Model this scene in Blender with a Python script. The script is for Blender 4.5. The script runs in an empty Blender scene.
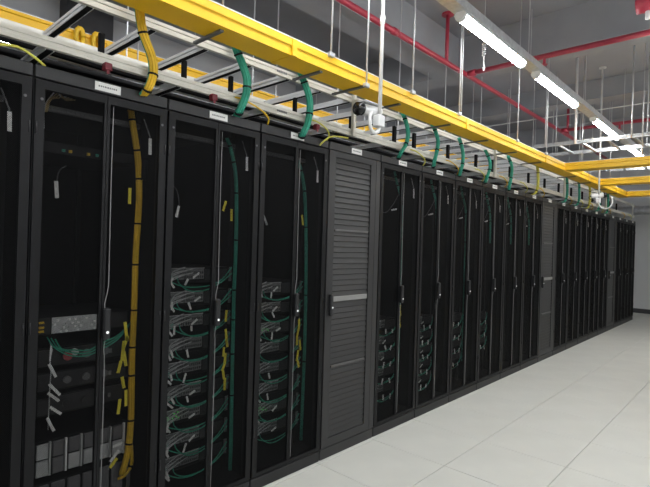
import bpy, math, random
from mathutils import Vector, Matrix
random.seed(7)
scn = bpy.context.scene
COL = scn.collection

# ------------------------------------------------------------------ camera
F, YAW, PIT, ROL, CH, CD = 484.53, 0.8269, 0.0005, 0.0302, 1.4868, 2.2377
fw = Vector((math.sin(YAW)*math.cos(PIT), math.cos(YAW)*math.cos(PIT), math.sin(PIT)))
rt = fw.cross(Vector((0, 0, 1))).normalized(); up = rt.cross(fw)
R2 = rt*math.cos(ROL) + up*math.sin(ROL); U2 = -rt*math.sin(ROL) + up*math.cos(ROL)
cd = bpy.data.cameras.new('camera'); cam = bpy.data.objects.new('camera', cd); COL.objects.link(cam)
cd.sensor_width = 36; cd.lens = F/650*36; cd.clip_start = .05; cd.clip_end = 100
cam.matrix_world = Matrix(((R2.x, U2.x, -fw.x, 0), (R2.y, U2.y, -fw.y, -CD), (R2.z, U2.z, -fw.z, CH), (0, 0, 0, 1)))
scn.camera = cam
def at(x, y, Y):                       # pixel -> point on the upright plane Y
    D = fw + R2*((x-325)/F) + U2*((243.5-y)/F)
    t = (Y+CD)/D.y
    return Vector((D.x*t, Y, CH+D.z*t))

# ------------------------------------------------------------------ world and exposure
w = bpy.data.worlds.new('room_air'); scn.world = w; w.use_nodes = True
w.node_tree.nodes['Background'].inputs[0].default_value = (.5, .52, .56, 1)
w.node_tree.nodes['Background'].inputs[1].default_value = .2
scn.view_settings.view_transform = 'Standard'; scn.view_settings.look = 'None'
scn.view_settings.gamma = 1; scn.view_settings.use_curve_mapping = False
scn.view_settings.exposure = 0.15
TUBE = 42.0                            # strength of every lamp diffuser

# ------------------------------------------------------------------ materials
MT = {}
def mat(name, col, rough=.5, metal=0, var=.08, scale=8, bump=0, bscale=60, emit=0, spec=.5):
    m = bpy.data.materials.new(name); m.use_nodes = True
    nt = m.node_tree; N = nt.nodes; L = nt.links; b = N['Principled BSDF']
    tc = N.new('ShaderNodeTexCoord'); nz = N.new('ShaderNodeTexNoise'); nz.inputs['Scale'].default_value = scale
    nz.inputs['Detail'].default_value = 4
    L.new(tc.outputs['Object'], nz.inputs['Vector'])
    rp = N.new('ShaderNodeValToRGB'); L.new(nz.outputs['Fac'], rp.inputs[0])
    rp.color_ramp.elements[0].position = .3; rp.color_ramp.elements[1].position = .7
    rp.color_ramp.elements[0].color = (*[c*(1-var) for c in col], 1); rp.color_ramp.elements[1].color = (*[min(1, c*(1+var)) for c in col], 1)
    L.new(rp.outputs[0], b.inputs['Base Color'])
    b.inputs['Roughness'].default_value = rough; b.inputs['Metallic'].default_value = metal
    b.inputs['Specular IOR Level'].default_value = spec
    if bump:
        n2 = N.new('ShaderNodeTexNoise'); n2.inputs['Scale'].default_value = bscale; L.new(tc.outputs['Object'], n2.inputs['Vector'])
        bp = N.new('ShaderNodeBump'); bp.inputs['Strength'].default_value = bump; bp.inputs['Distance'].default_value = .002
        L.new(n2.outputs['Fac'], bp.inputs['Height']); L.new(bp.outputs[0], b.inputs['Normal'])
    if emit:
        b.inputs['Emission Color'].default_value = (*col, 1); b.inputs['Emission Strength'].default_value = emit
    MT[name] = m
    return m
mat('tile', (.70, .70, .645), .42, var=.035, scale=3, bump=.05, bscale=120)
mat('slab', (.09, .09, .085), .8)
mat('ceiling', (.36, .37, .40), .85, var=.06, scale=1.2)
mat('concrete', (.36, .37, .39), .85, var=.08, scale=2, bump=.15, bscale=30)
mat('wall_grey', (.50, .51, .52), .75, var=.03, scale=1)
mat('wall', (.66, .67, .68), .7, var=.02, scale=1)
mat('skirting', (.06, .06, .065), .5)
mat('black', (.0085, .0089, .0102), .48, var=.08, scale=5)
mat('black_matte', (.008, .008, .009), .75, spec=.25)
mat('door_frame', (.0042, .0044, .0052), .5, var=.08, scale=5, spec=.25)
mat('cooler', (.022, .022, .0225), .5, var=.06, scale=5)
mat('slat', (.025, .025, .0248), .5, var=.06, scale=5)
mat('cooler_strip', (.10, .10, .097), .5)
mat('strip', (.24, .24, .23), .45)
mat('white_plastic', (.75, .75, .74), .45, var=.03)
mat('paper', (.82, .82, .80), .8, var=.03)
mat('ink', (.2, .2, .21), .8)
mat('yellow', (.86, .505, .015), .4, var=.05, scale=3)
mat('yellow_cable', (.75, .47, .02), .5, var=.12, scale=20)
mat('yellow_tag', (.85, .72, .05), .6, var=.05)
mat('yellow_green', (.66, .62, .10), .5, var=.1, scale=25)
mat('green_cable', (.03, .33, .22), .5, var=.15, scale=20)
mat('tan_cable', (.38, .28, .13), .6)
mat('grey_cable', (.48, .49, .49), .5)
mat('blue_cable', (.08, .14, .4), .5)
mat('beige_rail', (.58, .565, .50), .4, metal=.1, var=.05)
mat('alu', (.88, .89, .90), .35, metal=.12, var=.05)
mat('galv', (.55, .57, .58), .4, metal=.6, var=.12, scale=30)
mat('rod', (.62, .63, .64), .4, metal=.5)
mat('dark_steel', (.06, .06, .065), .5)
mat('red', (.50, .05, .085), .3, var=.1)
mat('red_clip', (.16, .01, .02), .5)
mat('device_dark', (.014, .0145, .016), .45)
mat('bracket', (.13, .13, .135), .5)
mat('lock_wire', (.22, .22, .22), .55)
mat('green_shaded', (.025, .27, .19), .55, var=.15, scale=20)  # same green cable, darkened to paint in the shade inside the cabinets
mat('device_mid', (.13, .13, .135), .4)
mat('device_grey', (.46, .47, .47), .45, var=.1, scale=40)
mat('port', (.50, .51, .50), .4, metal=.3)
mat('port_hole', (.03, .03, .03), .6)
mat('knob_red', (.4, .06, .07), .5)
mat('led_green', (.12, .75, .15), .5, emit=.5)
mat('status', (.85, .85, .85), .4, emit=.3)
mat('port_panel', (.17, .175, .175), .45, var=.25, scale=60)
mat('lens', (.008, .008, .009), .15)
mat('diffuser', (.97, .985, 1), .5, var=0, emit=TUBE)
mat('foil', (.62, .63, .65), .4, metal=.4, var=.15, scale=14)

def perforated():                      # punched sheet: round holes in a staggered grid
    m = bpy.data.materials.new('perforated_steel'); m.use_nodes = True
    nt = m.node_tree; N = nt.nodes; L = nt.links; b = N['Principled BSDF']; out = N['Material Output']
    b.inputs['Base Color'].default_value = (.0045, .0047, .0052, 1); b.inputs['Roughness'].default_value = .6; b.inputs['Specular IOR Level'].default_value = .12
    tc = N.new('ShaderNodeTexCoord'); sp = N.new('ShaderNodeSeparateXYZ'); L.new(tc.outputs['Object'], sp.inputs[0])
    def mth(op, a, c=None):
        n = N.new('ShaderNodeMath'); n.operation = op
        for i, v in enumerate((a, c)):
            if v is None: continue
            if isinstance(v, (int, float)): n.inputs[i].default_value = v
            else: L.new(v, n.inputs[i])
        return n.outputs[0]
    P = .0053
    v = mth('DIVIDE', sp.outputs['Z'], P*.866); row = mth('FLOOR', v)
    odd = mth('MULTIPLY', mth('MODULO', mth('ADD', row, 4000), 2), .5)
    u = mth('ADD', mth('DIVIDE', sp.outputs['X'], P), odd)
    du = mth('SUBTRACT', mth('FRACT', mth('ADD', u, 4000)), .5)
    dv = mth('MULTIPLY', mth('SUBTRACT', mth('FRACT', v), .5), .866)
    d = mth('ADD', mth('MULTIPLY', du, du), mth('MULTIPLY', dv, dv))
    hole = mth('LESS_THAN', d, .425**2)
    tr = N.new('ShaderNodeBsdfTransparent'); mx = N.new('ShaderNodeMixShader')
    L.new(hole, mx.inputs[0]); L.new(b.outputs[0], mx.inputs[1]); L.new(tr.outputs[0], mx.inputs[2]); L.new(mx.outputs[0], out.inputs[0])
    MT['perforated'] = m
perforated()

# ------------------------------------------------------------------ mesh helpers
class MB:
    def __init__(s): s.v = []; s.f = []
    def add(s, vs, fs):
        n = len(s.v); s.v += [tuple(q) for q in vs]; s.f += [tuple(i+n for i in f) for f in fs]; return s
    def box(s, x0, x1, y0, y1, z0, z1):
        return s.add([(x, y, z) for z in (z0, z1) for x, y in ((x0, y0), (x1, y0), (x1, y1), (x0, y1))],
                     [(3, 2, 1, 0), (4, 5, 6, 7), (0, 1, 5, 4), (1, 2, 6, 5), (2, 3, 7, 6), (3, 0, 4, 7)])
    def rbox(s, x0, x1, y0, y1, z0, z1, b=.004):          # box with chamfered edges along z and the front
        P = [(x0+b, y0), (x1-b, y0), (x1, y0+b), (x1, y1-b), (x1-b, y1), (x0+b, y1), (x0, y1-b), (x0, y0+b)]
        Q = [(x0+2*b, y0+b), (x1-2*b, y0+b), (x1-b, y0+2*b), (x1-b, y1-2*b), (x1-2*b, y1-b), (x0+2*b, y1-b), (x0+b, y1-2*b), (x0+b, y0+2*b)]
        rings = [(Q, z0), (P, z0+b), (P, z1-b), (Q, z1)]
        vs = [(x, y, z) for R, z in rings for x, y in R]
        fs = [tuple(range(7, -1, -1)), tuple(range(24, 32))]
        for r in range(3):
            for i in range(8):
                j = (i+1) % 8; fs.append((r*8+i, r*8+j, r*8+8+j, r*8+8+i))
        return s.add(vs, fs)
    def prism(s, prof, a0, a1, ax='x'):                   # closed profile swept along an axis
        n = len(prof)
        mk = {'x': lambda a, p: (a, p[0], p[1]), 'y': lambda a, p: (p[0], a, p[1]), 'z': lambda a, p: (p[0], p[1], a)}[ax]
        vs = [mk(a0, q) for q in prof] + [mk(a1, q) for q in prof]
        fs = [(i, (i+1) % n, n+(i+1) % n, n+i) for i in range(n)] + [tuple(range(n-1, -1, -1)), tuple(range(n, 2*n))]
        return s.add(vs, fs)
    def tube(s, pts, r, n=8, r1=None):
        pts = [Vector(q) for q in pts]; m = len(pts); vs = []; prev = None
        for i, q in enumerate(pts):
            t = (pts[min(i+1, m-1)]-pts[max(i-1, 0)]).normalized()
            if prev is None:
                a = Vector((0, 1, 0)) if abs(t.y) < .8 else Vector((1, 0, 0))
                u = t.cross(a).normalized()
            else:
                u = (prev - t*prev.dot(t)).normalized()
            prev = u; v = t.cross(u)
            rr = r if r1 is None else r+(r1-r)*i/(m-1)
            for k in range(n):
                c = 2*math.pi*k/n; vs.append(q+u*rr*math.cos(c)+v*rr*math.sin(c))
        fs = [(i*n+k, i*n+(k+1) % n, (i+1)*n+(k+1) % n, (i+1)*n+k) for i in range(m-1) for k in range(n)]
        fs += [tuple(range(n-1, -1, -1)), tuple(range((m-1)*n, m*n))]
        return s.add(vs, fs)
    def ring(s, c, t, r0, r1, h, n=12):                   # a collar around direction t
        c = Vector(c); t = Vector(t).normalized(); a = Vector((0, 1, 0)) if abs(t.y) < .8 else Vector((1, 0, 0))
        u = t.cross(a).normalized(); v = t.cross(u); vs = []
        for rr, hh in ((r0, -h/2), (r1, -h/2), (r1, h/2), (r0, h/2)):
            for k in range(n):
                q = 2*math.pi*k/n; vs.append(c+t*hh+u*rr*math.cos(q)+v*rr*math.sin(q))
        fs = [(a_*n+k, a_*n+(k+1) % n, ((a_+1) % 4)*n+(k+1) % n, ((a_+1) % 4)*n+k) for a_ in range(4) for k in range(n)]
        return s.add(vs, fs)
    def strip(s, a, b, wd, th=.0025):                     # flat tag lying roughly in the XZ plane
        a = Vector(a); b = Vector(b); t = (b-a).normalized(); n = Vector((0, 1, 0)); u = t.cross(n).normalized(); n = u.cross(t)
        vs = [p+u*su*wd/2+n*sn*th/2 for p in (a, b) for su, sn in ((-1, -1), (1, -1), (1, 1), (-1, 1))]
        return s.add(vs, [(3, 2, 1, 0), (4, 5, 6, 7), (0, 1, 5, 4), (1, 2, 6, 5), (2, 3, 7, 6), (3, 0, 4, 7)])
ORG = {}
def link(name, mb, m, org, smooth):
    me = bpy.data.meshes.new(name)
    me.from_pydata([(x-org[0], y-org[1], z-org[2]) for x, y, z in mb.v], [], mb.f)
    me.materials.append(MT[m]); me.update()
    import bmesh
    bm = bmesh.new(); bm.from_mesh(me); bmesh.ops.recalc_face_normals(bm, faces=bm.faces); bm.to_mesh(me); bm.free()
    if smooth:
        for q in me.polygons: q.use_smooth = True
    o = bpy.data.objects.new(name, me); COL.objects.link(o)
    return o
def thing(name, label, cat, loc=(0, 0, 0), group=None):
    o = bpy.data.objects.new(name, None); COL.objects.link(o); o.location = loc; o.empty_display_size = .1
    o['label'] = label; o['category'] = cat
    if group: o['group'] = group
    ORG[o.name] = tuple(loc); return o
def part(name, mb, m, parent, smooth=False, label=None):
    org = ORG[parent.name]
    o = link(name, mb, m, org, smooth); o.parent = parent; ORG[o.name] = org
    if label: o['label'] = label
    return o
def single(name, mb, m, label, cat, group=None, smooth=False):
    xs = [sum(q[i] for q in mb.v)/len(mb.v) for i in range(2)]; z = min(q[2] for q in mb.v)
    o = link(name, mb, m, (xs[0], xs[1], z), smooth); o.location = (xs[0], xs[1], z); ORG[o.name] = (xs[0], xs[1], z)
    o['label'] = label; o['category'] = cat
    if group: o['group'] = group
    return o
def struct(name, mb, m, label):
    o = link(name, mb, m, (0, 0, 0), False); o['kind'] = 'structure'; o['label'] = label; ORG[o.name] = (0, 0, 0); return o
def copy_tree(o, parent=None):
    c = o.copy(); COL.objects.link(c); c.parent = parent
    for ch in list(o.children): copy_tree(ch, c)
    return c
def smooth_path(pts, sub=5):                              # Catmull-Rom
    P = [Vector(q) for q in pts]; P = [P[0]*2-P[1]] + P + [P[-1]*2-P[-2]]; out = []
    for i in range(1, len(P)-2):
        for k in range(sub):
            t = k/sub
            out.append(.5*((2*P[i])+(P[i+1]-P[i-1])*t+(2*P[i-1]-5*P[i]+4*P[i+1]-P[i+2])*t*t+(3*P[i]-P[i-1]-3*P[i+1]+P[i+2])*t**3))
    out.append(P[-2]); return out
ORD = ['first', 'second', 'third', 'fourth', 'fifth', 'sixth', 'seventh', 'eighth', 'ninth', 'tenth']

# ------------------------------------------------------------------ the room
ZC = 4.2; XF = 14.2; YB = 3.85; XL = -3.0; YW = -6.0
fl = struct('floor', MB().box(XL, XF, YW, YB, -.2, -.012), 'slab', 'raised floor of pale square tiles with thin dark joints')
tb = MB(); b_ = .0015; g = .0021
x0, x1, y0, y1 = g, .6-g, g, .6-g
tb.add([(x0, y0, -.012), (x1, y0, -.012), (x1, y1, -.012), (x0, y1, -.012), (x0, y0, -b_), (x1, y0, -b_), (x1, y1, -b_), (x0, y1, -b_),
        (x0+b_, y0+b_, 0), (x1-b_, y0+b_, 0), (x1-b_, y1-b_, 0), (x0+b_, y1-b_, 0)],
       [(3, 2, 1, 0)] + [(r+i, r+(i+1) % 4, r+4+(i+1) % 4, r+4+i) for r in (0, 4) for i in range(4)] + [(8, 9, 10, 11)])
ft = None
for i in range(-8, 19):
    for j in range(-1, 8):
        if ft is None: ft = part('floor_tile', tb, 'tile', fl); o = ft
        else: o = ft.copy(); COL.objects.link(o); o.parent = fl
        o.location = (3.0093+.6*i, -.0335-.6*(j+1), 0)
ce = struct('ceiling', MB().box(XL, XF, YW, YB, ZC, ZC+.2), 'ceiling', 'dark grey painted concrete ceiling with beams')
part('beam', MB().box(XL, 5.75, .80, 1.17, 3.75, ZC), 'concrete', ce)
part('beam', MB().box(5.75, 6.12, YW, YB, 3.75, ZC), 'concrete', ce)
part('beam', MB().box(8.45, 8.78, YW, YB, 3.9, ZC), 'concrete', ce)
part('beam', MB().box(11.2, 11.55, YW, YB, 3.85, ZC), 'concrete', ce)
wb = struct('wall_back', MB().box(XL, XF, YB, YB+.2, -.2, ZC+.2), 'wall_grey', 'pale grey wall beyond the cabinet row')
part('column', MB().rbox(1.98, 2.5, 3.6, 3.85, -.012, ZC, .01), 'dark_steel', wb)
struct('wall_far', MB().box(XF, XF+.2, YW-.2, YB+.2, -.2, ZC+.2), 'wall', 'white wall closing the far end of the aisle')
struct('wall_left', MB().box(XL-.2, XL, YW-.2, YB+.2, -.2, ZC+.2), 'wall', 'white wall at the near end of the room')
struct('wall_front', MB().box(XL, XF, YW-.2, YW, -.2, ZC+.2), 'wall', 'white wall behind the camera')
struct('baseboard_far', MB().box(XF-.015, XF, YW, YB, -.012, .11), 'skirting', 'dark skirting at the foot of the far wall')

# ------------------------------------------------------------------ lamps
def lamp(x0, x1, y, z, label, group=None):
    t = thing('tube_light', label, 'light', ((x0+x1)/2, y, z), group)
    part('housing', MB().prism([(y-.045, z+.03), (y-.03, z+.055), (y+.03, z+.055), (y+.045, z+.03)], x0, x1), 'white_plastic', t)
    prof = [(y+.036*math.cos(a), z+.029+.036*math.sin(a)) for a in [math.pi+math.pi*k/8 for k in range(9)]]
    part('diffuser', MB().prism(prof, x0+.03, x1-.03), 'diffuser', t)
    pr2 = [(y+.04*math.cos(a), z+.03+.04*math.sin(a)) for a in [math.pi+math.pi*k/8 for k in range(9)]]
    part('end_cap', MB().prism(pr2, x0, x0+.03), 'white_plastic', t); part('end_cap', MB().prism(pr2, x1-.03, x1), 'white_plastic', t)
    return t
def trunk(x0, x1, y, z, label, rods):
    t = thing('lighting_trunking', label, 'trunking', ((x0+x1)/2, y, z))
    part('channel', MB().prism([(y-.05, z), (y-.05, z+.06), (y-.045, z+.06), (y-.045, z+.005), (y+.045, z+.005), (y+.045, z+.06), (y+.05, z+.06), (y+.05, z)], x0, x1), 'galv', t)
    for x in rods:
        part('hanger_rod', MB().tube([(x, y, z+.005), (x, y, ZC)], .004, 6), 'rod', t)
LY, LZ = -.6, 3.085
trunk(-2.4, 11.2, LY, LZ+.055, 'galvanised trunking above the line of lit tube lights', [-1.2, .4, 1.5, 3.02, 4.4, 6.2, 8.2, 10.3])
for x0, x1, lb in ((3.1, 4.27, 'nearest and longest-looking lit tube light, at the top of the picture'), (4.58, 5.83, 'second lit tube light from the near end of the trunking'),
                   (6.55, 7.85, 'third lit tube light, just above the white crossing ladder'), (8.5, 9.7, 'fourth and farthest lit tube light, small beyond the crossing ladder')):
    lamp(x0, x1, LY, LZ, lb)
for x0 in (1.3, -.2, -1.7): lamp(x0, x0+1.2, LY, LZ, 'lit tube light of the near trunking above the picture edge', 'lights above the picture edge')
trunk(-2.4, 12.4, 2.62, 3.173, 'galvanised lamp trunking in the aisle behind the cabinets', [-1, 1, 3, 5, 7, 9, 11])
for i in range(7): lamp(-1.9+2.0*i, -1.9+2.0*i+1.25, 2.62, 3.118, 'lit tube light glimpsed in the aisle behind the cabinet row', 'lights of the back aisle')
trunk(-2.4, 12.4, -2.75, LZ+.055, 'added galvanised lamp trunking, unseen on the camera side of the aisle', [-1, 2, 5, 8, 11])  # unseen trunking and lamps added to light the cabinet fronts
for i in range(8): lamp(-2.2+1.75*i, -2.2+1.75*i+1.25, -2.75, LZ, 'added unseen tube light on the camera side of the aisle', 'added lights on the camera side')
trunk(-2.4, 12.4, -4.6, LZ+.055, 'galvanised lamp trunking behind the camera', [-1, 2, 5, 8, 11])
for i in range(8): lamp(-2.2+1.75*i, -2.2+1.75*i+1.25, -4.6, LZ, 'lit tube light over the aisle behind the camera', 'lights behind the camera')

# ------------------------------------------------------------------ cabinets
XC = lambda k: .339+.6*k
COOL = (4, 11, 17)
PH = {0: 'leftmost cabinet cut by the picture edge', 1: 'cabinet with the yellow cables', 2: 'cabinet second left of the nearest cooling unit', 3: 'cabinet just left of the nearest cooling unit'}
for k in range(5, 11): PH[k] = ORD[k-5]+' cabinet past the nearest cooling unit'
for k in range(12, 17): PH[k] = ORD[k-12]+' cabinet past the middle cooling unit'
for k in range(18, 21): PH[k] = ORD[k-18]+' cabinet past the farthest cooling unit'
CL = {0: 'black server cabinet cut off by the left picture edge',
      1: 'black server cabinet holding a yellow cable bundle and a grid-fronted storage unit',
      2: 'black server cabinet with stacked switches, second to the left of the nearest cooling unit',
      3: 'black server cabinet with stacked switches, directly left of the nearest cooling unit'}
for k in PH:
    if k > 3: CL[k] = 'black mesh-door server cabinet, '+PH[k].replace(' cabinet', '', 1)
CL[20] = 'last black mesh-door server cabinet at the far end of the row'
W2 = .2965; DEP = 1.1; HT = 2.19
def shell(t, xc, m):
    fr = MB()
    for sx in (-1, 1):
        for y0, y1 in ((.012, .05), (DEP-.05, DEP-.01)):
            xa = xc+sx*W2; fr.box(min(xa, xa-sx*.028), max(xa, xa-sx*.028), y0, y1, .075, 2.14)
    part('frame', fr, m, t)
    for sx in (-1, 1):
        xa = xc+sx*W2; part('side_panel', MB().box(min(xa, xa-sx*.004), max(xa, xa-sx*.004), .05, DEP-.05, .075, 2.14), 'black_matte', t)
    part('rear_panel', MB().box(xc-W2+.028, xc+W2-.028, DEP-.03, DEP-.015, .075, 2.14), 'black_matte', t)
    part('top_panel', MB().box(xc-W2, xc+W2, .03, DEP, 2.14, 2.155), 'black_matte', t)
    part('fascia', MB().rbox(xc-W2, xc+W2, -.004, .03, 2.137, HT, .003), m, t)
    part('plinth', MB().rbox(xc-W2, xc+W2, -.002, DEP, 0, .072, .004), m, t)
    lp = part('label_plate', MB().box(xc-.058, xc+.058, -.0065, -.004, 2.145, 2.183), 'paper', t)
    mk = MB(); xx = xc-.043
    for wd in (.007, .006, .004, .008, .007, .006, .004, .007, .006):
        mk.box(xx, xx+wd, -.0072, -.0065, 2.161, 2.168); xx += wd+.0035
    part('printed_marks', mk, 'ink', lp)
def make_cabinet(xc):
    t = thing('server_cabinet', '', 'server cabinet', (xc, 0, 0))
    shell(t, xc, 'black')
    part('floor_pan', MB().box(xc-W2+.01, xc+W2-.01, .05, DEP-.05, .075, .085), 'black_matte', t)
    rl = []
    for sx in (-1, 1):
        part('mounting_rail', MB().box(xc+sx*.245-.012, xc+sx*.245+.012, .185, .20, .085, 2.14), 'black_matte', t)
    for sx in (-1, 1):
        xa, xb = (xc-W2+.003, xc-.0012) if sx < 0 else (xc+.0012, xc+W2-.003)
        so, si = .036, .012                                 # outer and inner stile
        xl, xr = (xa+so, xb-si) if sx < 0 else (xa+si, xb-so)
        z0, z1 = .082, 2.130; za, zb = .105, 2.093
        d = MB().box(xa, xl, -.006, .012, z0, z1).box(xr, xb, -.006, .012, z0, z1).box(xl, xr, -.006, .012, z0, za).box(xl, xr, -.006, .012, zb, z1)
        dr = part('door', d, 'door_frame', t)
        part('mesh_panel', MB().box(xl, xr, .0005, .0018, za, zb), 'perforated', dr)
        hx = xa if sx < 0 else xb-.012
        for hz in (.35, 1.1, 1.93): part('hinge', MB().tube([(hx+.006, -.008, hz-.025), (hx+.006, -.008, hz+.025)], .003, 8), 'black', dr, True)
        part('bolt', MB().tube([(xl-.012 if sx < 0 else xr+.012, -.0095, 2.05), (xl-.012 if sx < 0 else xr+.012, -.0055, 2.05)], .006, 8), 'bracket', dr)
        if sx > 0:
            part('handle', MB().rbox(xc+.002, xc+.034, -.034, -.006, 1.02, 1.165, .006), 'black', dr)
            part('status_light', MB().tube([(xc+.018, -.0345, 1.055), (xc+.018, -.037, 1.055)], .0065, 10), 'status', dr)
            part('lock_cable', MB().tube(smooth_path([(xc+.028, -.004, 2.085), (xc+.027, -.004, 1.7), (xc+.029, -.005, 1.36), (xc+.027, -.008, 1.26), (xc+.012, -.012, 1.19), (xc+.012, -.015, 1.16)], 3)
                                         , .002, 6), 'lock_wire', dr, True)
            part('lock_cable', MB().tube(smooth_path([(xc+.018, -.012, 1.02), (xc+.015, -.008, .97), (xc+.021, -.004, .9), (xc+.022, -.004, .5), (xc+.02, -.004, .12)], 3), .002, 6), 'lock_wire', dr, True)
            gs = part('ground_strap', MB().tube([(xc+.195, .035, 2.07), (xc+.225, .03, 1.99), (xc+.226, .03, 1.93)], .0032, 6), 'lock_wire', dr, True)
            part('tag', MB().strip((xc+.225, .026, 1.98), (xc+.227, .026, 1.90), .016), 'paper', dr)
    cb = MB()
    for i in range(22): cb.box(xc-.22+i*.02, xc-.211+i*.02, .148, .152, 2.052, 2.063)
    part('cable_comb', cb.box(xc-.235, xc+.235, .152, .17, 2.045, 2.07), 'device_mid', t, label='grey slotted cable comb')
    return t
cab0 = make_cabinet(XC(0)); CABS = {}
for k in PH:
    c = cab0 if k == 0 else copy_tree(cab0)
    c.location = (XC(k), 0, 0); c['label'] = CL[k]; c['group'] = 'server cabinets in the row'; CABS[k] = c

def make_cooler(xc):
    t = thing('cooling_unit', '', 'cooling unit', (xc, 0, 0)); shell(t, xc, 'cooler')
    xa, xb, z0, z1 = xc-W2+.003, xc+W2-.003, .082, 2.132
    xl, xr, za, zb = xc-.228, xc+.175, .14, 2.09
    d = MB().box(xa, xl, -.008, .012, z0, z1).box(xr, xb, -.008, .012, z0, z1).box(xl, xr, -.008, .012, z0, za).box(xl, xr, -.008, .012, zb, z1)
    d.box(xr+.062, xr+.066, -.010, -.008, z0, z1)
    dr = part('door', d, 'cooler', t)
    part('backing', MB().box(xl, xr, .0115, .014, za, zb), 'slat', dr)
    n = 50; h = (zb-za)/n; s0 = None
    for i in range(n):
        z = za+i*h
        if s0 is None:
            s0 = part('louvre_slat', MB().prism([(-.003, z+.004), (.001, z), (.011, z), (.011, z+h), (.005, z+h)], xl, xr), 'slat', dr); o = s0
        else:
            o = s0.copy(); COL.objects.link(o); o.parent = dr; o.location = (0, 0, i*h)
    part('name_strip', MB().rbox(xl+.01, xr-.01, -.012, .012, 1.085, 1.12, .003), 'strip', dr, label='pale grey strip across the louvres')
    for zs in (.625, 1.575): part('name_strip', MB().rbox(xl+.012, xr-.012, -.008, .011, zs, zs+.015, .002), 'cooler_strip', dr, label='thin pale strip across the louvres')
    part('handle', MB().rbox(xa+.028, xa+.056, -.036, -.008, .99, 1.14, .006), 'black', dr)
    part('status_light', MB().tube([(xa+.043, -.0365, 1.05), (xa+.043, -.039, 1.05)], .0065, 10), 'status', dr)
    return t
cl0 = make_cooler(XC(4))
for k, nm in zip(COOL, ('nearest louvred charcoal cooling unit between the server cabinets', 'middle louvred charcoal cooling unit along the cabinet row', 'farthest louvred charcoal cooling unit near the row end')):
    c = cl0 if k == 4 else copy_tree(cl0); c.location = (XC(k), 0, 0); c['label'] = nm; c['group'] = 'cooling units in the row'

# ------------------------------------------------------------------ what is inside the cabinets
YF = .165
def ears(mb, xc, z0, z1): mb.box(xc-.2415, xc-.222, YF-.003, YF, z0, z1).box(xc+.222, xc+.2415, YF-.003, YF, z0, z1)
def make_switch(xc, z1, h=.086):
    z0 = z1-h
    t = thing('network_switch', '', 'network switch', (xc, YF, z0))
    part('chassis', MB().rbox(xc-.2195, xc+.2195, YF, YF+.4, z0, z1, .002), 'black_matte', t)
    e = MB(); ears(e, xc, z0, z1); part('ear', e, 'device_mid', t)
    for a, b in ((-.20, -.08), (-.072, .045)):
        pb = MB().box(xc+a, xc+b, YF-.006, YF, z0+.02, z1-.008)
        pp = part('port_block', pb, 'port_panel', t)
        ho = MB(); nx = 8
        for i in range(nx):
            for j in range(2):
                x = xc+a+.007+i*(b-a-.008)/nx; z = z0+.027+j*.024
                ho.box(x, x+.0085, YF-.0066, YF-.0055, z, z+.013)
        part('port', ho, 'port_hole', pp)
    part('trim_line', MB().box(xc-.21, xc+.05, YF-.004, YF, z1-.006, z1-.002), 'port', t)
    part('blank_panel', MB().box(xc+.055, xc+.21, YF-.003, YF, z0+.01, z1-.01), 'device_dark', t)
    return t
sw0 = [None]
def switch(k, z1, label):
    if sw0[0] is None: sw0[0] = make_switch(0, .086); o = sw0[0]
    else: o = copy_tree(sw0[0])
    o.location = (XC(k), YF, z1-.086); o['label'] = label; o['group'] = 'network switches in the cabinets'
    return o
def tag_part(t, a, b, m='paper', wd=.012): part('tag', MB().strip(a, b, wd), m, t)
def switch_set(k, tops, bx, second=True):
    xc = XC(k); ph = PH[k]
    for i, z1 in enumerate(tops):
        sw = switch(k, z1, f'{ORD[i]} network switch from the top, {ph}')
        if (k, i) in ((2, 6), (3, 2), (3, 6)):
            lt = MB()
            for q in range(9):
                x = xc-.17+random.random()*.11; z = z1-.055+random.random()*.035
                lt.box(x, x+.008, YF-.012, YF-.006, z, z+.005)
            o = link('lit_indicator', lt, 'led_green', (xc, YF, z1-.086), False); o.parent = sw
        rnd = random.Random(k*100+i)
        zz = z1-.07; xl = xc-.18+rnd.random()*.03
        t = thing('network_cable', f'green patch cord of the {ORD[i]} switch, {ph}', 'cable', (xl, .14, zz), 'green patch cords')
        for q in range(2):
            dz = q*.012; sag = .03+rnd.random()*.02
            part('cord', MB().tube(smooth_path([(xl+q*.05, YF-.008, zz+.02), (xl+q*.05+.005, .135, zz-.005-dz), (xl+.09+q*.02, .12, zz-sag-dz), (xc+.03, .115, zz-sag*1.0-dz), (xc+.13, .115, zz-.005-dz), (bx-.01, .125, zz+.07-dz*3)], 4), .0032, 6), 'green_cable', t, True)
        part('plug', MB().box(xl-.008, xl+.008, .14, YF-.004, zz+.012, zz+.026), 'green_cable', t)
        for q in range(1+(rnd.random() < .5) if k < 5 else 3):
            x = xl-.012+q*.1+rnd.random()*.02; ln = .03+rnd.random()*.02; sl = (rnd.random()-.5)*.04
            yt = .12 if k < 5 else .08
            tag_part(t, (x, yt, zz+.02-q*.01), (x+sl, yt-.002, zz+.02-q*.01-ln), wd=.011 if k < 5 else .017)
        if second:
            x2 = xc-.16+rnd.random()*.04
            t = thing('network_cable', f'grey patch cords of the {ORD[i]} switch, {ph}', 'cable', (x2, .14, zz+.02), 'grey patch cords')
            for q in range(5):
                zs = z1-.008-q*.011
                part('cord', MB().tube(smooth_path([(x2+.07+.05*(q%2), YF-.009, zs+.012), (x2+.03+.03*(q%2), .142, zs+.004), (x2-.02, .13, zs-.012), (x2-.04-q*.004, .135, zs-.045)], 4), .0028, 6), 'grey_cable', t, True)
            tag_part(t, (x2-.045, .122, zz+.005), (x2-.03+rnd.random()*.03, .118, zz-.035), wd=.011)
            if rnd.random() < .7: tag_part(t, (x2+.10, .122, zz+.015), (x2+.135, .118, zz+.03+rnd.random()*.015), wd=.011)
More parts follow.
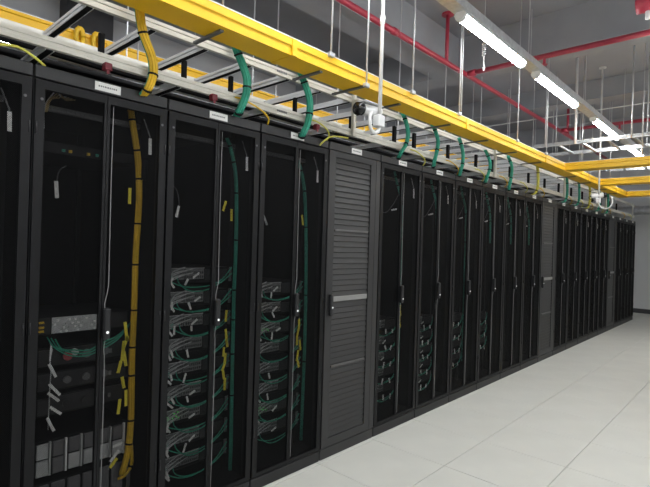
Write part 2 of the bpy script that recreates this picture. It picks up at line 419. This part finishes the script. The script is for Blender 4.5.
def bundle(name, label, path, strands, r, mats, spread, ties, tiemat='black_matte', flat=1.0, cat='cable bundle', group=None, sub=4, twist=1.2):
    P = smooth_path(path, sub)
    base = min(P, key=lambda q: q.z)
    t = thing(name, label, cat, tuple(base), group); n = len(P)
    for sidx in range(strands):
        a0 = 2*math.pi*sidx/max(1, strands-1); rad = 0 if sidx == 0 else spread
        pts = []
        for i, q in enumerate(P):
            a = a0+twist*i/n
            pts.append((q.x+rad*math.cos(a)*flat, q.y+rad*math.sin(a), q.z+.15*rad*math.cos(a)))
        part('cable', MB().tube(pts, r, 7), mats[sidx % len(mats)], t, True)
    for f in ties:
        i = min(n-2, max(1, int(f*(n-1)))); q = P[i]; tt = P[i+1]-P[i-1]
        mb = MB().ring((0, 0, 0), tt, spread*.6, spread+r*1.25, .009)
        mb.v = [(q.x+x*flat if abs(tt.normalized().x) < .9 else q.x+x, q.y+y, q.z+z) for x, y, z in mb.v]
        part('tie', mb, tiemat, t)
    return t

# cabinet with the yellow cables
K = 1; xc = XC(1); ph = PH[1]; ya = .125
P1 = lambda x, y, Y=ya: tuple(at(x, y, Y))
yb = bundle('cable_bundle', 'thick yellow cable bundle hanging down inside the second cabinet from the left', [P1(131, 110), P1(133, 125), P1(138, 160), P1(139, 200), P1(136, 250), P1(134, 310), P1(132, 360), P1(131, 420), P1(128, 450), P1(122, 474)], 8, .0055, ['yellow_cable'], .0105, (.09, .2, .3, .4, .48, .56, .64, .72, .8, .88))
for a, b in (((125, 322), (127, 341)), ((128, 336), (123, 349)), ((124, 341), (122, 361)), ((121, 361), (118, 373)), ((122, 377), (124, 388)), ((126, 390), (126, 406)), ((120, 399), (118, 414)), ((130, 188), (129.5, 204)), ((124, 352), (126, 366)), ((117, 458), (110, 468))):
    tag_part(yb, P1(*a, Y=.105), P1(*b, Y=.105), 'yellow_tag', .015)
part('sleeve', MB().tube([P1(144, 160, .12), P1(143.5, 180, .12)], .018, 10), 'black_matte', yb, True, label='black plastic sleeve')
bundle('cable_loop', 'end of the yellow cables curling up at the cabinet bottom', [P1(119, 478), P1(124, 476), P1(131, 466), P1(132, 455), P1(131, 440)], 3, .006, ['yellow_cable'], .007, (.5,), cat='cable')
# light switch panel
def dev(name, label, cat, z0, z1, m='device_dark', dx=.2195):
    t = thing(name, label, cat, (xc, YF, z0))
    part('chassis', MB().rbox(xc-dx, xc+dx, YF, YF+.45, z0, z1, .002), 'black_matte', t)
    e = MB(); ears(e, xc, z0, z1); part('ear', e, m, t); return t
t = dev('patch_panel', 'pale patch panel crowded with white plugs, above the green drooping cords', 'patch panel', 1.035, 1.115, 'device_mid')
part('face', MB().box(xc-.15, xc+.06, YF-.006, YF, 1.04, 1.112), 'device_grey', t)
for r_ in range(4):
    for c_ in range(16):
        x = xc-.145+c_*.0126; z = 1.044+r_*.017
        if (c_*7+r_*3) % 5 == 0: continue
        part('plug', MB().box(x, x+.009, YF-.016, YF-.006, z, z+.008), 'paper' if (c_+r_) % 3 else 'port', t) if (c_+r_) % 2 == 0 else None
part('side_module', MB().box(xc-.21, xc-.155, YF-.004, YF, 1.04, 1.112), 'device_dark', t)
for z in (1.05, 1.068, 1.09): part('plug', MB().box(xc-.205, xc-.185, YF-.014, YF-.004, z, z+.009), 'yellow_cable', t)
part('right_module', MB().box(xc+.07, xc+.2, YF-.004, YF, 1.04, 1.112), 'device_dark', t)
for i, (z0, z1) in enumerate(((.885, .975), (.775, .865), (.665, .755))):
    t = dev('server', ('dark server with a red and grey round knob below the green cords', 'dark server with two grey round knobs, middle of the dark three', 'dark server directly above the storage unit, lowest of the dark three')[i], 'server', z0, z1)
    part('face', MB().box(xc-.2, xc+.2, YF-.004, YF, z0+.008, z1-.008), 'device_dark', t)
    for j in range(3):
        x = xc-.08+j*.085
        m = 'knob_red' if (i == 0 and j == 0) else 'device_mid'
        part('knob', MB().tube([(x, YF-.016, (z0+z1)/2), (x, YF-.004, (z0+z1)/2)], .02 if i == 0 else .017, 14), m if i < 2 else 'device_dark', t)
    if i == 0: part('knob', MB().tube([(xc-.05, YF-.018, .945), (xc-.05, YF-.004, .945)], .016, 14), 'device_grey', t)
    for j in range(4): part('button', MB().box(xc+.06+j*.018, xc+.072+j*.018, YF-.008, YF-.004, z0+.03, z0+.05), 'device_mid', t)
z0, z1 = .392, .552
t = dev('storage_unit', 'storage unit fronted by a grid of grey drive carriers and pale bars', 'storage unit', z0, z1, 'device_mid')
for i in range(6):
    xa = xc-.205+i*.0685
    for j in range(2):
        part('drive_carrier', MB().rbox(xa+.005, xa+.055, YF-.011, YF, z0+.006+j*.077, z0+.075+j*.077, .002), 'device_grey' if (i >= 2 and j == 0) or i == 0 else 'device_mid', t)
    part('divider', MB().box(xa+.057, xa+.065, YF-.014, YF, z0+.004, z1-.004), 'paper' if i % 2 else 'port', t)
t = dev('storage_unit', 'lower storage unit half hidden at the very bottom of the cabinet', 'storage unit', .21, .36, 'device_mid')
for i in range(6):
    xa = xc-.205+i*.0685; part('drive_carrier', MB().rbox(xa+.005, xa+.06, YF-.011, YF, .216, .354, .002), 'device_mid', t)
t = dev('network_switch', 'dark switch high in the second cabinet with small green and yellow plugs', 'network switch', 1.86, 1.91)
for i, (x, m) in enumerate(((-.13, 'led_green'), (-.10, 'yellow_cable'), (-.02, 'yellow_cable'), (0.02, 'green_cable'), (.06, 'yellow_cable'))):
    part('plug', MB().box(xc+x, xc+x+.012, YF-.012, YF, 1.872, 1.884), m if m != 'led_green' else 'green_cable', t)
t = thing('network_cable', 'pair of green cords drooping below the pale patch panel', 'cable', P1(48, 342))
for q in range(3):
    part('cord', MB().tube(smooth_path([P1(47+q*4, 337+q, .15), P1(54+q*4, 347+q), P1(68+q*3, 355-q*2.5), P1(85+q*2, 356-q*3), P1(100, 350-q*3), P1(118, 339-q*2), P1(131, 322, .13)], 5), .003, 6), 'green_cable', t, True)
t = thing('network_cable', 'grey wire carrying white flag tags beside the dark servers', 'cable', P1(50, 430))
part('cord', MB().tube(smooth_path([P1(50, 342, .15), P1(52, 350), P1(50, 360), P1(51, 372), P1(50, 385), P1(49, 405), P1(48, 430)], 4), .0026, 6), 'grey_cable', t, True)
for a, b in (((49, 364), (56, 377)), ((49, 384), (60, 395)), ((48, 393), (59, 401)), ((50, 407), (61, 414)), ((47, 418), (54, 431)), ((51, 346), (50, 361))):
    tag_part(t, P1(*a, Y=.11), P1(*b, Y=.11), wd=.012 if a[1] != 346 else .006)
t = thing('network_cable', 'grey wire with a lone white tag in the upper left of the second cabinet', 'cable', P1(56, 198))
part('cord', MB().tube(smooth_path([P1(66, 166, .155), P1(60, 170), P1(57, 180), P1(57, 199)], 4), .0024, 6), 'device_mid', t, True)
tag_part(t, P1(56, 181, .11), P1(57, 198, .11), wd=.016)
t = thing('network_cable', 'short wire with grey tags beside the bottom of the yellow bundle', 'cable', P1(111, 466))
part('cord', MB().tube(smooth_path([P1(108, 470), P1(113, 458), P1(118, 447), P1(124, 440)], 4), .0024, 6), 'grey_cable', t, True)
for a, b in (((113, 447), (122, 443)), ((110, 462), (119, 450))): tag_part(t, P1(*a, Y=.11), P1(*b, Y=.11), wd=.014)
t = thing('cable_loop', 'tangle of tan wires in the top left corner of the second cabinet', 'cable', P1(46, 108))
for q in range(4):
    part('cable', MB().tube(smooth_path([P1(44+q, 112, .10), P1(46+q*1.5, 103-q, .09), P1(52+q*2, 95+q, .08), P1(57+q*2, 91+q*2, .1), P1(61+q*1.5, 97+q, .09), P1(66+q*3, 97+q, .13)], 4), .003, 6), 'tan_cable' if q else 'grey_cable', t, True)
tag_part(t, P1(43, 112, .07), P1(43, 128, .07), wd=.011)

# cabinets with stacked switches
switch_set(2, [1.33-.13*i for i in range(9)], XC(2)+.225)
switch_set(3, [1.225-.13*i for i in range(8)], XC(3)+.225)
switch_set(5, [.86-.135*i for i in range(5)], XC(5)+.2)
switch_set(6, [.83-.135*i for i in range(5)], XC(6)+.2)
switch_set(7, [.80-.135*i for i in range(4)], XC(7)+.2, False)
switch_set(8, [.76-.135*i for i in range(3)], XC(8)+.2, False)
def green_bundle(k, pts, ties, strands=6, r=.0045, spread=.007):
    return bundle('cable_bundle', f'green cable bundle hanging inside the {PH[k]}', pts, strands, r, ['green_shaded'], spread, ties, group='green bundles inside cabinets')
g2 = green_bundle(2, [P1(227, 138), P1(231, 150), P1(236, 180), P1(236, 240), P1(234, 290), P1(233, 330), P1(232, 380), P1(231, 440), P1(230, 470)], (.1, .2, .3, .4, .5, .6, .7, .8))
for a, b in (((226.5, 310), (225.6, 321.5)), ((225.6, 329), (227, 344)), ((226.5, 340), (227.5, 347)), ((224, 347), (223.2, 356.6)), ((225.6, 353), (224.7, 364)), ((224.7, 364), (222, 371)), ((223, 371), (224, 379)), ((225, 378), (224.5, 390)), ((226, 201), (223, 211)), ((231.5, 209), (231.5, 221))):
    tag_part(g2, P1(*a, Y=.105), P1(*b, Y=.105), 'yellow_tag', .015)
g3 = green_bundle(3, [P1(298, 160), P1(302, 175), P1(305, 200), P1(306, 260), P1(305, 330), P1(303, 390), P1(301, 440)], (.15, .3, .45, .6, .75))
for a, b in (((299, 319), (299, 327.5)), ((299, 327), (297, 336)), ((297, 336), (297, 345)), ((299.7, 340), (300.5, 350)), ((298.4, 350), (296.5, 361)), ((297.6, 361), (299, 367)), ((302, 215), (303, 225))):
    tag_part(g3, P1(*a, Y=.105), P1(*b, Y=.105), 'yellow_tag', .016)
for k in range(5, 11):
    c = XC(k)
    pts = [(c+.08, .13, 2.12), (c+.11, .125, 2.03), (c+.16, .12, 1.93), (c+.19, .12, 1.8), (c+.2, .12, 1.55)]
    if k < 8: pts += [(c+.2, .12, 1.3), (c+.2, .12, .9), (c+.2, .12, .3)]
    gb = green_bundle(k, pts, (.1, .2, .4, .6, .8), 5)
    if k < 9:
        yt = gb if k < 8 else None
        for q in range(4 if yt else 0): tag_part(gb, (c+.185, .10, .98-.05*q), (c+.18+.015*(q % 2), .10, .935-.05*q), 'yellow_tag', .014)
    t = thing('network_cable', f'grey wire with white tag high in the {PH[k]}', 'cable', (c-.1, .12, 1.75), 'tagged wires in the upper cabinets')
    part('cord', MB().tube(smooth_path([(c-.15, .15, 1.78), (c-.05, .12, 1.76), (c+.05, .12, 1.83), (c+.14, .12, 1.93)], 4), .0026, 6), 'device_mid', t, True)
    tag_part(t, (c+.02, .11, 1.785), (c+.1, .11, 1.80), wd=.014)
for k in (2, 3):
    c = XC(k); x_, y_ = ((179, 206), (263, 214))[k-2]
    t = thing('network_cable', f'thin tagged wire high in the {PH[k]}', 'cable', P1(x_, y_), None)
    part('cord', MB().tube(smooth_path([P1(x_-12, y_-28), P1(x_-2, y_-15), P1(x_, y_), P1(x_-1, y_+12)], 4), .0024, 6), 'device_mid', t, True)
    tag_part(t, P1(x_, y_, .11), P1(x_-3+(k-2)*7, y_+11, .11), 'paper' if k == 2 else 'grey_cable', wd=.014)

# ------------------------------------------------------------------ cable ladders over the row
def ladder(label, z, h, y0, y1, x0, x1, first, pitch, rungs=True, m='beige_rail'):
    t = thing('cable_ladder', label, 'cable ladder', (x0, y0, z))
    for y, s in ((y0, -1), (y1, 1)):
        a = y; b = y-s*.022
        pr = [(a, z), (a, z+h*.36), (a-s*.004, z+h*.40), (a-s*.004, z+h*.60), (a, z+h*.64), (a, z+h), (b, z+h), (b, z)]
        part('side_rail', MB().prism(pr, x0, x1), m, t)
    if rungs:
        x = first
        r0 = None
        while x < x1-.05:
            if r0 is None:
                zz = z+.008
                r0 = part('rung', MB().prism([(x-.018, zz-.012), (x-.018, zz+.003), (x-.014, zz+.004), (x-.014, zz+.009), (x-.018, zz+.010), (x-.018, zz+.026), (x+.018, zz+.026), (x+.018, zz-.012), (x+.014, zz-.012), (x+.014, zz+.022), (x-.014, zz+.022), (x-.014, zz-.012)], y0+.018, y1-.018, 'y'), 'alu', t); f0 = x; o = r0
                part('channel_shade', MB().box(x-.0135, x+.0135, y0+.02, y1-.02, zz-.0115, zz+.002), 'black_matte', r0)  # black strip standing in for the shade inside the open channel
            else:
                o = copy_tree(r0, t); o.location = (x-f0, 0, 0)
            x += pitch
    return t
lu = ladder('upper aluminium cable ladder with beige side rails above the cabinets', 2.508, .045, -.005, .60, -.6, 12.5, .855-.3*4, .3)
ll = ladder('lower cable ladder whose beige rail runs just above the cabinet tops', 2.268, .048, -.005, .60, -.6, 12.5, .70-.6*2, .6)
for x in (-.2, 2.677, 5.1, 7.5, 9.9, 12.2):
    part('post', MB().rbox(x-.016, x+.016, -.03, -.005, 2.262, 2.56, .003), 'beige_rail', lu)
for x in (.93, 1.36, 1.66, 2.17, 2.74, 3.30, 3.60, 4.2, 4.8, 5.2, 5.7, 6.3, 6.9, 7.5, 8.1, 8.7, 9.3, 9.9, 10.5, 11.1):
    part('post', MB().rbox(x-(.012 if x < 3 else .018), x+(.012 if x < 3 else .018), .05, .074, 2.30, 2.43 if x < 3 else 2.47, .003), 'black_matte', lu, label='black upright post')
for x, z, tgt in ((1.95, 2.532, lu), (1.96, 2.292, ll)):
    mk = MB()
    for q in range(6): mk.box(x+q*.014, x+q*.014+.009, -.0075, -.004, z-.006, z+.006)
    part('printed_marks', mk, 'ink', tgt)
for i in range(13):
    x = .35+.95*i
    part('hanger_rod', MB().tube([(x, .61, 2.3), (x, .61, ZC)], .005, 6), 'rod', lu)
# cables lying on the lower ladder
PC = [(.06, .015, 'black_matte', 'black'), (.10, .014, 'black_matte', 'black'), (.195, .013, 'black_matte', 'black'), (.235, .009, 'white_plastic', 'white'), (.34, .015, 'black_matte', 'black'), (.385, .014, 'black_matte', 'black'), (.45, .015, 'black_matte', 'black')]
for i, (y, r, m, nm) in enumerate(PC):
    pts = [(-.5+j*.5, y+.006*math.sin(j*1.7+i), 2.303+r+.003*(1+math.sin(j*2.3+i*2))) for j in range(27)]
    single('power_cable', MB().tube(pts, r, 6), m, f'{nm} power cable, {ORD[i]} behind the front rail of the lower ladder', 'cable', 'cables lying on the lower ladder', True)

# ------------------------------------------------------------------ yellow fibre ducts
def duct(label, axis, a0, a1, c0, c1, z0, z1, rods=(), joints=(), brackets=(), sidepos=None):
    loc = (a0, c0, z0) if axis == 'x' else (c0, a1, z0)
    t = thing('fibre_duct', label, 'cable duct', loc)
    th = .004
    pr = [(c0, z0), (c1, z0), (c1, z1), (c1-th, z1), (c1-th, z0+th), (c0+th, z0+th), (c0+th, z1), (c0-.008, z1), (c0-.008, z0+.052), (c0, z0+.047)]
    part('trough', MB().prism(pr, a0, a1, axis), 'yellow', t)
    li = MB()
    pl = [(c0-.010, z1), (c0+.006, z1), (c0+.006, z1+.005), (c0-.010, z1+.005)]
    part('edge_trim', li.prism(pl, a0, a1, axis), 'paper', t, label='white upper edge strip')
    for j in joints:
        pj = [(c0-.012, z0-.003), (c1+.004, z0-.003), (c1+.004, z0), (c0, z0), (c0-.008, z0+.052), (c0-.008, z1), (c0-.012, z1)]
        part('joint_collar', MB().prism(pj, j-.018, j+.018, axis), 'yellow', t)
    return t
DY0, DY1, DZ0, DZ1 = -.275, -.108, 2.517, 2.607
dm = duct('long yellow fibre duct running above the front of the cabinet row', 'x', -.6, 10.42, DY0, DY1, DZ0, DZ1, joints=(-.3, 1.83, 3.9, 5.9, 7.7, 9.4))
for x in (.65, 1.377, 2.087, 2.456, 2.92, 3.66, 4.4, 5.1, 5.85, 7.2, 7.95, 8.9, 9.6):
    br = part('support_bracket', MB().box(x-.011, x+.011, -.30 if x == 2.456 else -.245, -.006, 2.506, 2.5165), 'bracket', dm)
for x, y, z in ((.65, -.30, 2.6), (1.41, -.20, 2.6), (2.12, -.29, 2.6), (2.456, -.298, 2.506), (3.01, -.29, 2.6), (3.73, -.29, 2.6), (3.84, -.25, 2.6), (5.0, -.29, 2.6), (5.85, -.298, 2.6), (7.3, -.29, 2.6), (8.9, -.29, 2.6)):
    part('hanger_rod', MB().tube([(x, y, z), (x, y, ZC)], .0055, 6), 'rod', dm, True)
    part('clamp', MB().rbox(x-.022, x+.022, y-.014, y+.014, z-.004, z+.022, .003), 'galv', dm)
for i, (xa, nm) in enumerate(((6.60, 'nearest yellow fibre duct crossing the aisle'), (8.30, 'middle yellow fibre duct crossing the aisle'), (10.2, 'farthest yellow fibre duct crossing the aisle'))):
    d = duct(nm, 'y', -5.9, DY0-.013, xa, xa+.2, DZ0, DZ1, joints=(-1.6, -3.2))
    for y in (-1.1, -2.6): part('hanger_rod', MB().tube([(xa+.1, y, DZ0), (xa+.1, y, ZC)], .0055, 6), 'rod', d, True)
db = duct('second yellow fibre duct seen behind the ladder rungs', 'x', -.6, 12.4, 1.10, 1.3, 2.745, 2.815, joints=(1.4, 3.4, 5.4, 7.4))
part('support_rail', MB().prism([(1.085, 2.722), (1.125, 2.722), (1.125, 2.742), (1.085, 2.742)], -.6, 12.4), 'bracket', db)
for i in range(9): part('hanger_rod', MB().tube([(.3+1.3*i, 1.09, 2.7), (.3+1.3*i, 1.09, ZC)], .005, 6), 'rod', db)
# yellow fibre loops lying on the back duct
for i, x in enumerate((at(80, 34, 1.07).x, at(97, 38, 1.07).x)):
    single('fibre_coil', MB().tube([(x+.022*math.cos(a), 1.075, 2.775+.055*math.sin(a)) for a in [2*math.pi*q/14 for q in range(15)]], .016, 8), 'yellow_cable', ('left' if i == 0 else 'right')+' yellow fibre coil on the duct behind the ladder rungs', 'cable', None, True)

# ------------------------------------------------------------------ drops from the ladder to the cabinets
YD = -.045
PD = lambda x, y, Y=YD: tuple(at(x, y, Y))
bundle('cable_drop', 'yellow fibre bundle dropping from the long duct over both ladder rails', [PD(137, -8), PD(139, 8), PD(143, 33), PD(152, 58), PD(153, 75), PD(147, 90), PD(140, 98, .045)], 9, .007, ['yellow_cable', 'yellow_cable', 'yellow_cable', 'green_cable', 'yellow_cable'], .014, (.34, .68, .86), flat=1.1, twist=.6)
def gdrop(label, pts, ties=(.22, .62, .9), r=.0075, n=9, spread=.014):
    bundle('cable_drop', label, pts, n, r, ['green_cable'], spread, ties, flat=1.15, twist=.5, group='green cable drops')
gdrop('nearest green cable drop hanging over both ladder rails', [PD(234, 40, -.03), PD(237, 51), PD(243, 66), PD(247, 80), PD(246, 95), PD(240, 110), PD(236, 117, .03)])
gdrop('second green cable drop, left of the surveillance camera', [PD(300, 69, -.03), PD(303, 79), PD(308, 93), PD(310, 106), PD(308, 122), PD(303, 134), PD(300, 139, .03)])
GD = [(5, [(402, 112), (405, 119), (408, 132), (406, 144), (400, 154), (398, 160)]), (6, [(432, 124), (435, 130), (438, 141), (437, 150), (434, 163), (433, 168)]),
      (7, [(459, 138), (461, 144), (463, 154), (462.5, 164), (460, 173), (459, 177)]), (8, [(485, 150), (488, 156), (490, 163), (489.5, 170), (486, 180), (485, 184)]),
      (9, [(508, 156), (510, 161), (512, 168), (511, 178), (509, 188), (509, 190)])]
for k, pts in GD:
    gdrop(f'green cable drop over the {PH[k]}', [PD(x, y, -.01 if i == 0 else (.03 if i == len(pts)-1 else YD)) for i, (x, y) in enumerate(pts)], n=6, r=.007, spread=.0105)
for k in (10, 12, 13, 14, 15, 16):
    c = XC(k)-.05
    bundle('cable_drop', f'{"yellow-green" if k in (10, 14) else "green"} cable drop over the {PH[k]}', [(c, -.03, 2.59), (c+.02, YD, 2.53), (c+.05, YD, 2.4), (c+.04, YD, 2.28), (c-.02, YD+.01, 2.2), (c-.03, .03, 2.19)], 5, .007, ['yellow_green' if k in (10, 14) else 'green_cable'], .0105, (.3, .7), group='green cable drops')
# earth wires
GW = {1: [(-6, 44), (0, 44.5), (18, 47), (33, 56), (45, 66)], 4: [(348, 138), (338, 136.5), (330, 137), (324, 141), (319, 146)]}
for k, pts in GW.items():
    single('earth_wire', MB().tube(smooth_path([PD(x, y, -.022 if i < len(pts)-1 else .004) for i, (x, y) in enumerate(pts)], 5), .0055, 8), 'yellow_green',
           {1: 'yellow-green earth wire arching over the leftmost cabinets', 4: 'yellow-green earth wire arching down beside the nearest cooling unit'}[k], 'cable', 'earth wires above the cabinets', True)
for k in (2, 3, 5, 6, 7, 8, 9, 10, 12, 13, 14, 15, 16, 18, 19):
    c = XC(k)+.12; q = random.Random(k); s_ = .14+.1*q.random()
    single('earth_wire', MB().tube(smooth_path([(c-.02, .01, 2.30), (c+.03, -.03, 2.285), (c+.03+s_*.5, -.035, 2.255), (c+s_*.9, -.03, 2.22), (c+s_, .006, 2.188)], 5), .005, 8), 'yellow_green' if k % 2 else 'yellow_cable',
           f'earth wire arching onto the {PH[k]}', 'cable', 'earth wires above the cabinets', True)
for x, nm in ((.929, 'first'), (1.496, 'second'), (2.30, 'third')):
    t = thing('pipe_clip', f'{nm} small red clip from the left, under the lower ladder rail', 'clip', (x, -.012, 2.235), 'red clips under the rail')
    part('body', MB().rbox(x-.017, x+.017, -.03, .004, 2.238, 2.272, .003), 'red_clip', t)
    part('tongue', MB().box(x-.006, x+.006, -.026, -.022, 2.222, 2.24), 'red_clip', t)

# ------------------------------------------------------------------ surveillance cameras on white poles
def cctv(px, py, zb, label_pole, label_cam, face, hd, r):
    t = thing('ceiling_pole', label_pole, 'pole', (px, py, zb))
    part('pipe', MB().tube([(px, py, zb), (px, py, ZC-.01)], .0125, 12), 'white_plastic', t, True)
    part('flange', MB().tube([(px, py, ZC-.012), (px, py, ZC)], .05, 16), 'white_plastic', t)
    part('coupling', MB().tube([(px, py, 2.92), (px, py, 2.97)], .017, 12), 'white_plastic', t, True)
    hd = Vector(hd); B = Vector((px, py, zb))
    hook = [B] + [B+hd*(r-r*math.cos(a))-Vector((0, 0, r*math.sin(a))) for a in [math.pi*q/10 for q in range(1, 11)]] + [B+hd*2*r+Vector((0, 0, .04)), B+hd*1.8*r+Vector((0, 0, .08))]
    part('hook', MB().tube(hook, .0115, 10), 'white_plastic', t, True)
    zc = zb+.105
    c = thing('surveillance_camera', label_cam, 'camera', (px, py, zc))
    d = Vector(face).normalized(); o = Vector((px, py-.0, zc))+Vector((0, .052, 0))
    part('body', MB().tube([o+d*-.05, o+d*-.045, o+d*.11], .036, 16), 'white_plastic', c, True)
    part('lens_hood', MB().tube([o+d*.11, o+d*.15], .041, 16), 'lens', c, True)
    part('sunshield', MB().prism([(.044, .0), (.036, .03), (-.036, .03), (-.044, 0), (-.047, .0), (-.039, .036), (.039, .036), (.047, 0)], 0, 1, 'y') if False else MB().box(min(o.x-.06*d.x, o.x+.13*d.x), max(o.x-.06*d.x, o.x+.13*d.x), o.y-.04, o.y+.04, zc+.036, zc+.041), 'white_plastic', c)
    part('bracket', MB().tube([(px, py, zc-.05), (px, py+.012, zc-.055), o-Vector((0, 0, .03))], .012, 8), 'white_plastic', c, True)
    part('junction_box', MB().rbox(px-.035, px+.03, py-.024, py+.03, zc-.11, zc-.035, .005), 'white_plastic', c)
    part('lead', MB().tube(smooth_path([o-d*.05, o-d*.08+Vector((0, 0, -.03)), (px+.02, py+.03, zc-.09)], 4), .005, 6), 'black_matte', c, True)
cctv(2.525, -.36, 2.255, 'nearest white ceiling pole with hooked lower end', 'white surveillance camera with black front on the nearest pole', (-1, .12, -.06), (-1, 0, 0), .05)
cctv(7.95, -.36, 2.21, 'far white ceiling pole with hooked end beyond the first crossing duct', 'small white surveillance camera on the far hooked pole', (.5, -1, .1), (0, -1, 0), .09)

# ------------------------------------------------------------------ red sprinkler pipes
YR, ZR = .58, 3.63
t = thing('sprinkler_pipe', 'long red sprinkler pipe running along the ceiling above the ladders', 'pipe', (-2.5, YR, ZR))
part('pipe', MB().tube([(-2.9, YR, ZR), (13.9, YR, ZR)], .03, 12), 'red', t, True)
for x in (.5, 5.05, 9.6): part('riser', MB().tube([(x, YR, ZR), (x, YR, ZC)], .022, 10), 'red', t, True); part('flange', MB().tube([(x, YR, ZC-.02), (x, YR, ZC)], .07, 12), 'red', t)
for x in (2.0, 4.0, 7.2): part('coupling', MB().tube([(x-.04, YR, ZR), (x+.04, YR, ZR)], .037, 12), 'red', t, True)
for x, nm in ((5.54, 'near'), (9.17, 'far')):
    t = thing('sprinkler_pipe', f'{nm} red sprinkler branch pipe crossing over the aisle', 'pipe', (x, -3, ZR))
    part('pipe', MB().tube([(x, YR-.03, ZR), (x, -5.9, ZR)], .03, 12), 'red', t, True)
    part('tee', MB().tube([(x, YR-.03, ZR), (x, YR-.13, ZR)], .04, 12), 'red', t, True)
    for y in (-.35, -1.75, -3.2):
        part('nozzle', MB().tube([(x, y, ZR-.03), (x, y, ZR-.09)], .016, 8).tube([(x, y, ZR-.09), (x, y, ZR-.095)], .035, 10), 'red', t)
        part('hanger_rod', MB().tube([(x, y+.15, ZR), (x, y+.15, ZC)], .005, 6), 'rod', t)
q = at(644, 4, -1.44)
t = thing('fire_sprinkler', 'red fire fitting with a silver nozzle at the top right picture corner', 'fire fitting', (q.x, q.y, q.z-.06))
part('body', MB().tube([(q.x, q.y+.05, q.z), (q.x, q.y-.02, q.z), (q.x, q.y-.16, q.z)], .07, 18), 'red', t, True)
part('collar', MB().ring((q.x, q.y-.16, q.z), (0, 1, 0), .05, .085, .03, 18), 'red', t)
part('nozzle', MB().tube([(q.x, q.y-.03, q.z-.06), (q.x, q.y-.03, q.z-.13)], .02, 10), 'alu', t, True)
part('stem', MB().tube([(q.x, q.y-.05, q.z+.05), (q.x, q.y-.05, ZC)], .022, 10), 'red', t, True)
single('conduit', MB().tube([(8.4, 3.8, 3.70), (8.4, -5.9, 3.70)], .009, 8), 'white_plastic', 'thin white conduit crossing high over the aisle', 'conduit', None, True)

# ------------------------------------------------------------------ ladders crossing the aisle
def cross_ladder(label, x0, x1, z, y0, y1, rods):
    t = thing('cable_ladder', label, 'cable ladder', (x0, y1, z))
    for x, s in ((x0, 1), (x1, -1)):
        pr = [(x, z), (x, z+.018), (x+s*.004, z+.021), (x+s*.004, z+.029), (x, z+.032), (x, z+.05), (x+s*.02, z+.05), (x+s*.02, z)]
        part('side_rail', MB().prism(pr, y0, y1, 'y'), 'galv', t)
    y = y0+.15; r0 = None
    while y < y1-.1:
        if r0 is None: r0 = part('rung', MB().prism([(y-.014, z+.008), (y+.014, z+.008), (y+.014, z+.03), (y-.014, z+.03)], x0+.016, x1-.016, 'x'), 'galv', t); f0 = y
        else: o = r0.copy(); COL.objects.link(o); o.parent = t; o.location = (0, y-f0, 0)
        y += .3
    for x, y, r in rods:
        part('hanger_rod', MB().tube([(x, y, z), (x, y, ZC)], r, 8), 'white_plastic' if r > .01 else 'rod', t, True)
cross_ladder('nearest white cable ladder crossing the aisle under the third light', 7.0, 7.75, 2.92, -5.9, .28, [(6.99, -.285, .017), (6.99, .1, .007), (7.76, -.97, .008), (7.0, -.93, .009), (7.76, .2, .006), (7.76, -2.2, .008)])
cross_ladder('middle white cable ladder crossing the far aisle', 9.0, 9.75, 2.92, -5.9, .35, [(8.99, -.7, .007), (9.76, .2, .007), (8.99, .2, .007)])
cross_ladder('farthest white cable ladder crossing the aisle near the end wall', 11.2, 11.95, 2.90, -5.9, .35, [(11.19, -.7, .007), (11.96, .2, .007)])
t = thing('suspension_turnbuckle', 'silver turnbuckle hanger beside the nearest tube light', 'hanger', (4.14, -.3, 3.08))
part('wire', MB().tube([(4.14, -.3, 3.10), (4.14, -.3, ZC)], .0035, 6), 'rod', t)
part('spring', MB().tube([(4.14+.016*math.cos(a), -.3+.016*math.sin(a), 3.22+.02*a/6.283) for a in [q*.6 for q in range(60)]], .004, 5), 'alu', t, True)
part('hook', MB().tube([(4.14, -.3, 3.22), (4.14, -.3, 3.15), (4.16, -.3, 3.12), (4.14, -.3, 3.09), (4.12, -.3, 3.11)], .006, 6), 'alu', t, True)
t = thing('insulated_pipe', 'silver insulated pipe crossing before the far wall above the last cabinets', 'pipe', (13.0, -3, 2.4))
part('pipe', MB().tube([(13.0, 3.8, 2.46), (13.0, -5.9, 2.46)], .11, 18), 'foil', t, True)
for y in (.6, -.4, -1.4, -2.6): part('band', MB().ring((13.0, y, 2.46), (0, 1, 0), .108, .114, .04, 18), 'galv', t)
for y in (.9, -1.0, -3.0): part('hanger_rod', MB().tube([(13.0, y, 2.57), (13.0, y, ZC)], .006, 6), 'rod', t)
